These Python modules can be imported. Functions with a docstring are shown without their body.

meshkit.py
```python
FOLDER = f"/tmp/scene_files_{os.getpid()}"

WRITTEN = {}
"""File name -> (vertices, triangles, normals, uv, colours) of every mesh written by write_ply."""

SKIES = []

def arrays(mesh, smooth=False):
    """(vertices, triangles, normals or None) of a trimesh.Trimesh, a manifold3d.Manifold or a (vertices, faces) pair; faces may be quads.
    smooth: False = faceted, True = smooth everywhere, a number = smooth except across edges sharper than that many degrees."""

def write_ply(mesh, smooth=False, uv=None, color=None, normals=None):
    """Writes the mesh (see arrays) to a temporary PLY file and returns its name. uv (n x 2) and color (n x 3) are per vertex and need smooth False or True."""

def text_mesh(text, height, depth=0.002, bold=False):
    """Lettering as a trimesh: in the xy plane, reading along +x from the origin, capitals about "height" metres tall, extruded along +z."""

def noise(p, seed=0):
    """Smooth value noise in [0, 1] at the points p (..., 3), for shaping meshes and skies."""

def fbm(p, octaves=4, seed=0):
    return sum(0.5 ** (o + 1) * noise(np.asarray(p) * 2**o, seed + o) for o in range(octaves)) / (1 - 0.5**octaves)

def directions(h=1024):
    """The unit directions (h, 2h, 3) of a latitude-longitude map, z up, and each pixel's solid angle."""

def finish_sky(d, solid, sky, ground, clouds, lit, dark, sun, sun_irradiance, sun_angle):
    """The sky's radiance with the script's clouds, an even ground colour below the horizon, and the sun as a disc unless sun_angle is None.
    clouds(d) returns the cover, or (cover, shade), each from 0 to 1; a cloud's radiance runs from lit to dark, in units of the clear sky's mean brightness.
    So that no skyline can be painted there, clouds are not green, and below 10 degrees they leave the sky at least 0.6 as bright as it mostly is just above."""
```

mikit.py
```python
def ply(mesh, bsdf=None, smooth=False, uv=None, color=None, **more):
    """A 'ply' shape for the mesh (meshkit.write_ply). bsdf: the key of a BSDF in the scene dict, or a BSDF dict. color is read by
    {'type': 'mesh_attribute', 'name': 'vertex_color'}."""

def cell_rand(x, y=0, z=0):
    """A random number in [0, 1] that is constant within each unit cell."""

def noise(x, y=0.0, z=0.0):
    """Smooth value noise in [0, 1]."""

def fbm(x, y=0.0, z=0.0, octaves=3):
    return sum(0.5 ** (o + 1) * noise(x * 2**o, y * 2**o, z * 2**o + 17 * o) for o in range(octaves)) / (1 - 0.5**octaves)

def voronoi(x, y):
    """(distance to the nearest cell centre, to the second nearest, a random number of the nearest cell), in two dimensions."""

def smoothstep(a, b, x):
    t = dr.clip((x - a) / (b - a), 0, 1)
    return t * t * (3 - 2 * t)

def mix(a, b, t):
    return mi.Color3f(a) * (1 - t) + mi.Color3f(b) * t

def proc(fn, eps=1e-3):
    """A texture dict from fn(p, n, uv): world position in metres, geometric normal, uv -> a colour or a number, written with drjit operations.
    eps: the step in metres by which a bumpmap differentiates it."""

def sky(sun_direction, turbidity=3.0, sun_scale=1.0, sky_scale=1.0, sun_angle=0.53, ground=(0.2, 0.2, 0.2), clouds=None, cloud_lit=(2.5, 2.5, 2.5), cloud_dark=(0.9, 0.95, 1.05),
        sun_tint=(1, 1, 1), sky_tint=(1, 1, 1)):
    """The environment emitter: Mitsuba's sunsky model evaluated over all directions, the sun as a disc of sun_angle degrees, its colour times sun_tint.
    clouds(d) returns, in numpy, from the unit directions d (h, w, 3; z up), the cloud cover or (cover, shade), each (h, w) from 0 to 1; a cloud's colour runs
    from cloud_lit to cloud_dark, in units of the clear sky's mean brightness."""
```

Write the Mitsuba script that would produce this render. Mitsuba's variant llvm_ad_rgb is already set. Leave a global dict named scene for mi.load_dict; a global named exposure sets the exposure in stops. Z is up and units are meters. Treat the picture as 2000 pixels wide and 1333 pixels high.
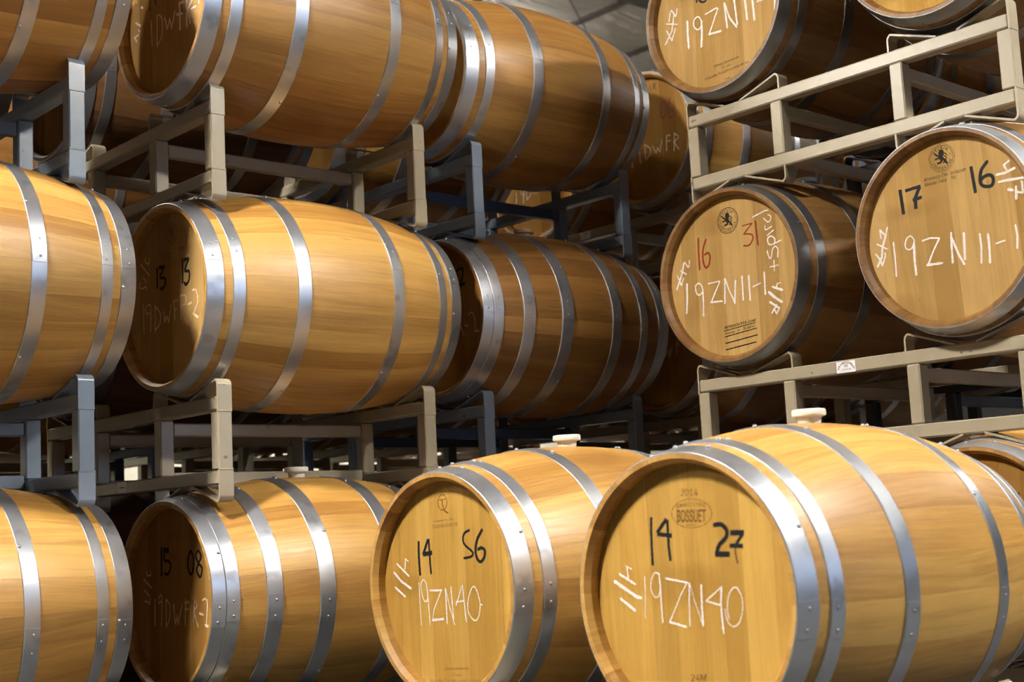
import math
import random

import drjit as dr
import mitsuba as mi
import numpy as np
import trimesh
from shapely import affinity
from shapely.geometry import LineString, Point, Polygon, box
from shapely.ops import unary_union

import meshkit
import mikit
from mikit import cell_rand, fbm, mix, noise, smoothstep

T = mi.ScalarTransform4f
scene, labels = {}, {}
rng = random.Random(20)

# ------------------------------------------------------------------ camera, light, exposure
CAM_Z = 0.776                       # the camera stands low: 0.78 m above the concrete
FOCAL = 2702.3 / 2000               # focal length in picture widths
PITCH, ROLL, AZ = 0.13025, 0.05142, 0.740495
_F = np.array([0, math.cos(PITCH), math.sin(PITCH)])
_U0 = np.array([0, -math.sin(PITCH), math.cos(PITCH)])
_UP = math.sin(ROLL) * np.array([1.0, 0, 0]) + math.cos(ROLL) * _U0
scene['camera'] = {
    'type': 'thinlens', 'fov_axis': 'x', 'fov': 2 * math.degrees(math.atan(0.5 / FOCAL)),
    'aperture_radius': 0.006, 'focus_distance': 3.9, 'near_clip': 0.05, 'far_clip': 100.0,
    'to_world': T().look_at(origin=[0, 0, CAM_Z], target=[0, float(_F[1]), CAM_Z + float(_F[2])], up=[float(x) for x in _UP])}
exposure = 0.70

# the warehouse frame: u runs along the barrels, v across them towards the aisle; both level
AZD = math.degrees(AZ)
EU = np.array([math.cos(AZ), math.sin(AZ), 0])
EV = np.array([math.sin(AZ), -math.cos(AZ), 0])


def place(u, v, z):
    """local x = u, local y = -v, local z up; z counts from the camera height"""
    p = EU * u + EV * v
    return T().translate([float(p[0]), float(p[1]), float(z + CAM_Z)]).rotate([0, 0, 1], AZD)


# ceiling lamps: u, v, radiance, colour
LAMPS = [(4.2, 1.3, 355), (2.4, 0.8, 70), (-0.9, -2.6, 565), (10.6, -0.9, 80),  # second lamp split off the first, added to brighten the golden barrel
         (1.8, -7.4, 165), (7.0, -8.2, 330), (-2.4, -5.9, 260)]
LAMP_Z = 3.7
LAMP_RGB = (1.0, 0.96, 0.87)
DAYLIGHT = (0.95, 1.3, 1.95)          # the frosted daylight windows across the aisle
FLOOR_Z = -CAM_Z

# ------------------------------------------------------------------ materials
def tex(fn, eps=1e-3):
    return mikit.proc(fn, eps)


def oak(dark, light, warm, seed, vary=0.95):
    def fn(p, n, uv):
        pid = dr.floor(uv.x / 3)
        ax = uv.x - 3 * pid - 1.5
        y = uv.y
        r1, r2 = cell_rand(pid, 11 + seed), cell_rand(pid, 23 + seed)
        wob = (noise(ax * 2.2, pid * 3.1) - 0.5) * 0.05
        broad = fbm(ax * 1.6 + pid * 5.7, (y + wob) * 34 + pid * 3.3, 0.5, 2)
        grain = fbm(ax * 7 + pid * 7.3, (y + wob) * 210, 2.5, 2)
        fine = noise(ax * 26, y * 620, pid)
        blotch = fbm(p.x * 5 + seed, p.y * 5, p.z * 5, 2)
        t = 0.5 + vary * (r1 - 0.5) + 0.95 * (broad - 0.5) + 0.7 * (grain - 0.5) + 0.16 * (fine - 0.5) + 0.35 * (blotch - 0.5)
        c = mix(dark, light, dr.clip(t, 0, 1))
        c = c * mix((1, 1, 1), warm, r2) * 0.62
        pores = smoothstep(0.72, 0.9, noise(ax * 14 + pid, y * 330, 7.5)) * smoothstep(0.45, 0.8, broad)
        stain = smoothstep(0.66, 0.8, fbm(p.x * 3.1, p.y * 3.1, p.z * 6.3 + seed, 2)) * 0.35
        return c * (1 - 0.32 * pores) * (1 - stain * mi.Color3f(0.5, 0.6, 0.7))
    return fn


def oak_rough(p, n, uv):
    return 0.33 + 0.18 * fbm(uv.x * 6, uv.y * 120, 1.0)


def head_rough(p, n, uv):
    return 0.66 + 0.1 * fbm(uv.x * 6, uv.y * 120, 1.0)


def oak_bsdf(dark, light, warm, seed, spec=0.5):
    return {'type': 'twosided', 'b': {'type': 'principled', 'base_color': tex(oak(dark, light, warm, seed)), 'roughness': tex(oak_rough if spec > .3 else head_rough), 'specular': spec}}


scene['oak_pale'] = oak_bsdf((0.40, 0.195, 0.045), (0.68, 0.395, 0.105), (1.0, 0.93, 0.82), 3)
scene['oak_honey'] = oak_bsdf((0.32, 0.142, 0.030), (0.58, 0.305, 0.078), (1.0, 0.92, 0.82), 5)
scene['oak_brown'] = oak_bsdf((0.23, 0.100, 0.022), (0.42, 0.205, 0.052), (1.0, 0.92, 0.82), 9)
scene['oak_gap_shade'] = oak_bsdf((0.18, 0.082, 0.020), (0.33, 0.175, 0.055), (1.0, 0.92, 0.82), 9)  # brown oak darkened: shade between the right-hand barrels put into the wood colour
scene['oak_back_shade'] = oak_bsdf((0.085, 0.036, 0.010), (0.19, 0.088, 0.024), (1.0, 0.92, 0.82), 9, 0.3)  # shade of the left back rows painted into the stave colour
scene['head_back_shade'] = {'type': 'twosided', 'b': {'type': 'diffuse', 'reflectance': tex(oak((0.16, 0.085, 0.028), (0.27, 0.15, 0.05), (1.0, 0.94, 0.86), 19))}}  # heads of the same back rows, darkened to stand in for shade
scene['head_yellow'] = oak_bsdf((0.47, 0.255, 0.050), (0.66, 0.395, 0.095), (1.0, 0.95, 0.86), 13, 0.15)
scene['head_tan'] = {'type': 'twosided', 'b': {'type': 'diffuse', 'reflectance': tex(oak((0.42, 0.245, 0.080), (0.60, 0.375, 0.145), (1.0, 0.96, 0.9), 17, 1.3))}}
scene['head_brown'] = {'type': 'twosided', 'b': {'type': 'diffuse', 'reflectance': tex(oak((0.36, 0.180, 0.045), (0.48, 0.262, 0.080), (1.0, 0.94, 0.86), 19, 1.2))}}


def steel_col(p, n, uv):
    s = fbm(p.x * 9, p.y * 9, p.z * 9)
    f = noise(uv.x * 3, uv.y * 900)
    d = smoothstep(0.60, 0.78, fbm(p.x * 21 + 4, p.y * 21, p.z * 21))
    return mi.Color3f(0.54, 0.56, 0.61) * (0.78 + 0.34 * s + 0.10 * f) * (1 - 0.22 * d)


def steel_rough(p, n, uv):
    return 0.23 + 0.17 * fbm(p.x * 12, p.y * 12, p.z * 12) + 0.05 * noise(uv.x * 4, uv.y * 700)


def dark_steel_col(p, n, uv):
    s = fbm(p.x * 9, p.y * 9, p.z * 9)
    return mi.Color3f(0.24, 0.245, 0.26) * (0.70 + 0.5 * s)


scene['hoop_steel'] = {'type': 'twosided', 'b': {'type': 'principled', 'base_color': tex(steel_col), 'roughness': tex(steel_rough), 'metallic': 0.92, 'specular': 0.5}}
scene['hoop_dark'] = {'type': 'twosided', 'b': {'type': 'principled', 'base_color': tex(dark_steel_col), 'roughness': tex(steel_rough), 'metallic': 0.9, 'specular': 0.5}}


def paint(rgb, seed):
    def fn(p, n, uv):
        s = fbm(p.x * 4 + seed, p.y * 4, p.z * 4)
        chip = smoothstep(0.80, 0.84, fbm(p.x * 34, p.y * 34, p.z * 34 + seed))
        return mix(mi.Color3f(*rgb) * (0.88 + 0.22 * s), (0.10, 0.07, 0.05), chip * 0.7)
    return {'type': 'twosided', 'b': {'type': 'principled', 'base_color': tex(fn), 'roughness': 0.27, 'specular': 0.5}}


scene['paint_beige'] = paint((0.285, 0.240, 0.168), 1)
scene['paint_blue'] = paint((0.165, 0.20, 0.25), 2)
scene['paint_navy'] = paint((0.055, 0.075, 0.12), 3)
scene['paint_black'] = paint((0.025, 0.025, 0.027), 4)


def chalk(cover, rgb):
    def fn(p, n, uv):
        h = noise(p.x * 620, p.y * 620, p.z * 620)
        g = fbm(p.x * 60, p.y * 60, p.z * 60)
        return mix((0.50, 0.33, 0.16), rgb, dr.clip(smoothstep(0.08, 0.42, h) * 0.75 + 0.5 * g + cover, 0, 1))
    return {'type': 'twosided', 'b': {'type': 'diffuse', 'reflectance': tex(fn)}}


scene['chalk_bright'] = chalk(0.15, (0.63, 0.59, 0.57))
scene['chalk_faint'] = chalk(-0.42, (0.70, 0.60, 0.50))


def flat(rgb, rough=0.5, spec=0.4):
    return {'type': 'twosided', 'b': {'type': 'principled', 'base_color': {'type': 'rgb', 'value': list(rgb)}, 'roughness': rough, 'specular': spec}}


scene['marker_black'] = flat((0.008, 0.008, 0.009), 0.6, 0.15)
scene['marker_red'] = flat((0.17, 0.025, 0.010), 0.6, 0.15)
scene['brand_black'] = flat((0.012, 0.008, 0.006), 0.7, 0.15)
scene['brand_brown'] = flat((0.085, 0.032, 0.010), 0.7, 0.15)
scene['brand_faint'] = flat((0.20, 0.098, 0.030), 0.7, 0.15)
scene['silicone_white'] = {'type': 'twosided', 'b': {'type': 'principled', 'base_color': {'type': 'rgb', 'value': [0.60, 0.58, 0.51]}, 'roughness': 0.4, 'specular': 0.5}}
scene['silicone_tan'] = {'type': 'twosided', 'b': {'type': 'principled', 'base_color': {'type': 'rgb', 'value': [0.56, 0.34, 0.17]}, 'roughness': 0.45, 'specular': 0.5}}
scene['sticker_white'] = flat((0.78, 0.78, 0.80), 0.4)
scene['sticker_ink'] = flat((0.20, 0.15, 0.14), 0.6)


def concrete(p, n, uv):
    s = fbm(p.x * 1.3, p.y * 1.3) * 0.5 + fbm(p.x * 11, p.y * 11) * 0.5
    return mi.Color3f(0.035, 0.033, 0.030) * (0.65 + 0.7 * s)


def wall_col(p, n, uv):
    return mi.Color3f(0.66, 0.63, 0.52) * (0.92 + 0.16 * fbm(p.x * 0.8, p.y * 0.8, p.z * 0.8))


def fabric_col(p, n, uv):
    w = fbm(uv.x * 3.0, uv.y * 42, 1.0)
    return mi.Color3f(0.46, 0.44, 0.42) * (0.84 + 0.3 * w)


def fabric_bump(p, n, uv):
    return fbm(uv.x * 2.0, uv.y * 30, 3.0) * 0.02


scene['concrete'] = {'type': 'twosided', 'b': {'type': 'principled', 'base_color': tex(concrete), 'roughness': 0.6, 'specular': 0.3}}
scene['wall_paint'] = {'type': 'twosided', 'b': {'type': 'diffuse', 'reflectance': tex(wall_col)}}
scene['wall_metal'] = flat((0.06, 0.058, 0.056), 0.7)
scene['roof_fabric'] = {'type': 'twosided', 'b': {'type': 'bumpmap', 'arbitrary': tex(fabric_bump, 4e-3), 'scale': 1.0, 'nested': {'type': 'diffuse', 'reflectance': tex(fabric_col)}}}
scene['purlin_paint'] = flat((0.05, 0.04, 0.042), 0.6)
scene['lamp_housing'] = flat((0.7, 0.7, 0.7), 0.4)


# ------------------------------------------------------------------ entries
def free(name):
    if name not in scene and name not in labels and not any(k.startswith(name + '__') for k in (name,)):
        return name
    k = 1
    while f'{name}_{k:03d}' in scene or f'{name}_{k:03d}' in labels:
        k += 1
    return f'{name}_{k:03d}'


def thing(name, label, cat, group=None):
    key = free(name)
    labels[key] = {'label': label, 'category': cat}
    if group:
        labels[key]['group'] = group
    return key


_count = {}


def part(parent, name, shape, to_world, bsdf=None, label=None):
    base = f'{parent}__{name}'
    k = _count.get(base, -1) + 1
    _count[base] = k
    key = base if k == 0 else f'{base}_{k:03d}'
    d = {**shape, 'to_world': to_world}
    if bsdf:
        d['bsdf'] = {'type': 'ref', 'id': bsdf}
    scene[key] = d
    if label:
        labels[key] = {'label': label}
    return key


def structure(name, mesh, bsdf, to_world, **kw):
    scene[name] = {**mikit.ply(mesh, bsdf, **kw), 'to_world': to_world}
    labels[name] = {'kind': 'structure'}


def raw(v, f, n, uv):
    return {'type': 'ply', 'filename': meshkit.write_ply((np.asarray(v, float), np.asarray(f, int)), False, np.asarray(uv, float), None, normals=np.asarray(n, float)), 'face_normals': False}


def bx(x0, x1, y0, y1, z0, z1):
    m = trimesh.creation.box(extents=[x1 - x0, y1 - y0, z1 - z0])
    m.apply_translation([(x0 + x1) / 2, (y0 + y1) / 2, (z0 + z1) / 2])
    return m


def bar(x0, x1, y0, y1, z0, z1, c=0.004):
    """a box with all its edges chamfered: the square steel tube of the racks"""
    pts = []
    for sx in (0, 1):
        for sy in (0, 1):
            for sz in (0, 1):
                X, Y, Z = (x0, x1)[sx], (y0, y1)[sy], (z0, z1)[sz]
                ix, iy, iz = c * (1 - 2 * sx), c * (1 - 2 * sy), c * (1 - 2 * sz)
                pts += [(X, Y + iy, Z + iz), (X + ix, Y, Z + iz), (X + ix, Y + iy, Z)]
    return trimesh.convex.convex_hull(np.array(pts))


# ------------------------------------------------------------------ the barrel (local x along the axis, head with the writing at -x)
BL, RH, RB, INSET, RI = 0.930, 0.2745, 0.3382, 0.034, 0.2555


def prof(x):
    return RB - (RB - RH) * (x / (BL / 2)) ** 2


def slope(x):
    return -2 * (RB - RH) * x / (BL / 2) ** 2


def ring(x, r, th):
    """angle 0 points to +v (local -y), 90 degrees up"""
    return np.stack([np.broadcast_to(x, np.shape(th)), -r * np.cos(th), r * np.sin(th)], -1)


def stave_shape(th0, th1, seed):
    N, K = 19, 4
    xs = -BL / 2 * np.cos(np.linspace(0, np.pi, N))
    xs = 0.5 * xs + 0.5 * np.linspace(-BL / 2, BL / 2, N)
    g = 0.00035
    th = np.linspace(th0 + g, th1 - g, K + 1)
    mid = (th0 + th1) / 2
    V, F, NN, UV = [], [], [], []

    def grid(P, Nn, ax, acr, flip=False):
        o = len(V)
        r, c = P.shape[:2]
        V.extend(P.reshape(-1, 3)); NN.extend(Nn.reshape(-1, 3))
        UV.extend(np.stack([3 * seed + 1.5 + ax.reshape(-1), acr.reshape(-1)], -1))
        for i in range(r - 1):
            for j in range(c - 1):
                a, b, d, e = o + i * c + j, o + i * c + j + 1, o + (i + 1) * c + j, o + (i + 1) * c + j + 1
                F.extend([(a, b, e), (a, e, d)] if not flip else [(a, e, b), (a, d, e)])

    X, TH = np.meshgrid(xs, th, indexing='ij')
    R = prof(X)
    rad = ring(0, 1, TH)
    nrm = rad - np.stack([slope(X), 0 * X, 0 * X], -1)
    nrm /= np.linalg.norm(nrm, axis=-1, keepdims=True)
    P = np.stack([X, -R * np.cos(TH), R * np.sin(TH)], -1)
    grid(P, nrm, X, (TH - mid) * 0.33, True)
    e = 0.0015
    # matching inner line: rim, bevel, then the inside
    xi = xs.copy()
    ri = prof(xs) - 0.027
    h = BL / 2
    ri[0] = ri[-1] = RH - 0.010
    xi[1], ri[1] = -h + 0.013, RI
    xi[-2], ri[-2] = h - 0.013, RI
    xi[2], ri[2] = -h + 0.060, RI - 0.001
    xi[-3], ri[-3] = h - 0.060, RI - 0.001

    def strip(xa, ra, xb, rb, nx, nr, flip):
        A = np.stack([np.full(K + 1, xa), -ra * np.cos(th), ra * np.sin(th)], -1)
        B = np.stack([np.full(K + 1, xb), -rb * np.cos(th), rb * np.sin(th)], -1)
        P = np.stack([A, B])
        l = math.hypot(nx, nr)
        n1 = np.stack([np.full(K + 1, nx / l), -nr / l * np.cos(th), nr / l * np.sin(th)], -1)
        ax = np.array([[xa] * (K + 1), [xa + (rb - ra)] * (K + 1)])
        grid(P, np.stack([n1, n1]), ax, np.stack([(th - mid) * 0.33] * 2), flip)

    for s in (1, -1):
        i0, i1, i2 = (0, 1, 2) if s == 1 else (N - 1, N - 2, N - 3)
        strip(xs[i0], prof(xs[i0]), xi[i0], ri[i0], -s, 0, s == -1)
        strip(xi[i0], ri[i0], xi[i1], ri[i1], -s * (ri[i0] - ri[i1]), -(xi[i1] - xi[i0]) * s, s == -1)
        strip(xi[i1], ri[i1], xi[i2], ri[i2], 0, -1, s == -1)
    XI, TI = np.meshgrid(xi[2:-2], th, indexing='ij')
    RI_ = np.broadcast_to(ri[2:-2, None], XI.shape)
    P = np.stack([XI, -RI_ * np.cos(TI), RI_ * np.sin(TI)], -1)
    grid(P, -ring(0, 1, TI), XI, (TI - mid) * 0.33, False)
    for t, sgn in ((th[0], -1), (th[-1], 1)):
        A = np.stack([xs, -prof(xs) * math.cos(t), prof(xs) * math.sin(t)], -1)
        B = np.stack([xi, -ri * math.cos(t), ri * math.sin(t)], -1)
        P = np.stack([A, B], 1)
        n1 = np.broadcast_to(sgn * np.array([0, math.sin(t), math.cos(t)]), P.shape)
        grid(P, n1, np.stack([xs, xs], 1), np.stack([0 * xs + (t - mid) * 0.33, 0 * xs + (t - mid) * 0.33 - 0.027], 1), sgn == -1)
    return raw(V, F, NN, UV)


def make_pattern(k):
    r = random.Random(100 + k)
    w = [r.uniform(0.052, 0.105) for _ in range(27)]
    w = np.array(w) / sum(w) * 2 * np.pi
    a = np.concatenate([[0], np.cumsum(w)])
    return [stave_shape(a[i], a[i + 1], k * 40 + i) for i in range(len(w))]


PATTERNS = [make_pattern(k) for k in range(4)]


def arc_strip(x1, x2, t0, t1, n, lift, thick, ax=0):
    """a curved plate on the stave surface between the angles t0, t1"""
    h = 0.0012
    xs = np.array([x1, x1 + h, (x1 + x2) / 2, x2 - h, x2])
    outer = prof(xs) + lift + thick
    outer[0] -= h; outer[-1] -= h
    loop_x = np.concatenate([xs, [x2, x1]])
    loop_r = np.concatenate([outer, [prof(x2) + lift - 0.001, prof(x1) + lift - 0.001]])
    full = abs(t1 - t0 - 2 * np.pi) < 1e-6
    th = np.linspace(t0, t1, n + 1)
    m = len(loop_x)
    V = np.concatenate([ring(x, r, th)[:, None] for x, r in zip(loop_x, loop_r)], 1).reshape(-1, 3)
    F = []
    for i in range(n):
        for j in range(m):
            a, b = i * m + j, i * m + (j + 1) % m
            c, d = a + m, b + m
            F += [(a, b, d), (a, d, c)]
    if not full:
        for i, s in ((0, 1), (n, -1)):
            for j in range(1, m - 1):
                t = (i * m, i * m + j, i * m + j + 1)
                F.append(t if s < 0 else t[::-1])
    mesh = trimesh.Trimesh(V, F, process=False)
    if full:
        mesh.merge_vertices()
    mesh.fix_normals()
    return mesh


_dome = trimesh.creation.icosphere(subdivisions=2, radius=1.0)


def nail(x, th, r, lift, flat_=0.6):
    m = _dome.copy()
    m.apply_scale([r, r, r * flat_])
    m.apply_transform(trimesh.transformations.rotation_matrix(th - np.pi / 2, [1, 0, 0]) @ np.eye(4))
    # the dome's own z must point outwards at angle th
    o = np.array([0, -math.cos(th), math.sin(th)])
    m2 = _dome.copy()
    m2.apply_scale([r, r, r * flat_])
    R = trimesh.geometry.align_vectors([0, 0, 1], o)
    m2.apply_transform(R)
    m2.apply_translation([x, *(o[1:] * (prof(x) + lift))])
    return m2


def hoop_shape(x1, x2, seed):
    r = random.Random(seed)
    ms = [arc_strip(x1, x2, 0, 2 * np.pi, 120, 0.0004, 0.0022)]
    t0 = 0.0
    ms.append(arc_strip(x1 + 0.0005, x2 - 0.0005, t0 - 0.10, t0 + 0.14, 8, 0.0024, 0.0017))
    xm = (x1 + x2) / 2
    for t in (t0 - 0.05, t0 + 0.09):
        ms.append(nail(xm + r.uniform(-.004, .004), t, 0.0042, 0.0034))
    inner = x2 if abs(x1) > abs(x2) else x1
    side = 1 if inner > xm else -1
    m = trimesh.util.concatenate(ms)
    return mikit.ply(m, None, smooth=35)


def nails_shape(xs, seed):
    """the hoop nails that stand up along the top of the barrel"""
    r = random.Random(seed)
    ms = []
    for x in xs:
        for k in range(3):
            t = np.radians(90 + r.uniform(-9, 9) + (k - 1) * 14)
            ms.append(nail(x + r.uniform(-.002, .002), t, 0.0058, 0.0022, 1.0))
        for k in range(3):
            ms.append(nail(x, np.radians(r.uniform(140, 400)), 0.0050, 0.0022, 0.8))
    return mikit.ply(trimesh.util.concatenate(ms), None, smooth=35)


HOOPS_A = [(-.4648, -.4155), (-.390, -.3545), (-.1945, -.151)]
HOOPS_B = [(-.4648, -.4265), (-.4255, -.388), (-.3115, -.264), (-.150, -.098)]


def mirrored(hs):
    return hs + [(-b, -a) for a, b in hs[::-1]]


HOOP_SETS = {k: [hoop_shape(a, b, 7 * i + 3) for i, (a, b) in enumerate(mirrored(hs))] for k, hs in (('A', HOOPS_A), ('B', HOOPS_B))}
NAIL_SETS = {k: nails_shape([x for a, b in mirrored(hs) for x in [(b - .006) if a < 0 else (a + .006)]], 5) for k, hs in (('A', HOOPS_A), ('B', HOOPS_B))}


# heads: boards with a hairline joint, each cut to the circle and bevelled at the edge
def extr(poly, h):
    g = [q for q in getattr(poly, 'geoms', [poly]) if q.area > 1e-9]
    return trimesh.util.concatenate([trimesh.creation.extrude_polygon(q, h, engine='earcut') for q in g])


def on_head(m, x0):
    """(a, b, h) -> head plane: a towards +v, b up, h towards the viewer"""
    v = m.vertices
    return trimesh.Trimesh(np.stack([x0 - v[:, 2], -v[:, 0], v[:, 1]], -1), m.faces, process=False)


def plank_shape(poly, seed, back=False):
    m = extr(poly, 0.018)
    m.apply_translation([0, 0, -0.018])
    m = on_head(m, -BL / 2 + INSET)
    n = len(m.vertices)
    v, f, _ = meshkit.arrays(m, False)
    tri = v[f].reshape(-1, 3)
    uv = np.stack([3 * seed + 1.5 + tri[:, 2] + 0.11 * tri[:, 0], -tri[:, 1] + tri[:, 0]], -1)
    if back:
        tri = tri * [-1, -1, 1]
    return mikit.ply(trimesh.Trimesh(tri, np.arange(len(tri)).reshape(-1, 3), process=False), None, smooth=False, uv=uv)


def make_head(k):
    r = random.Random(500 + k)
    w = np.array([r.uniform(0.045, 0.098) for _ in range(8)])
    w = w / w.sum() * 0.514
    a = np.concatenate([[0], np.cumsum(w)]) - 0.257
    disc = Point(0, 0).buffer(RI - 0.0006, quad_segs=24)
    return [plank_shape(disc.intersection(box(a[i] + .0001, -.3, a[i + 1] - .0001, .3)), 700 + k * 20 + i) for i in range(8)]


HEADS = [make_head(k) for k in range(4)]
BACK_HEAD = plank_shape(Point(0, 0).buffer(RI - .0006, quad_segs=24), 800, True)


def lathe(pr, n=40):
    return trimesh.creation.revolve(np.array(pr), sections=n)


BUNG = mikit.ply(lathe([(0, -.035), (.020, -.035), (.0265, .012), (.0275, .014), (.036, .016), (.0375, .019), (.0375, .028), (.0355, .031), (.027, .031), (.025, .027), (0, .026)]), None, smooth=40)


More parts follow.
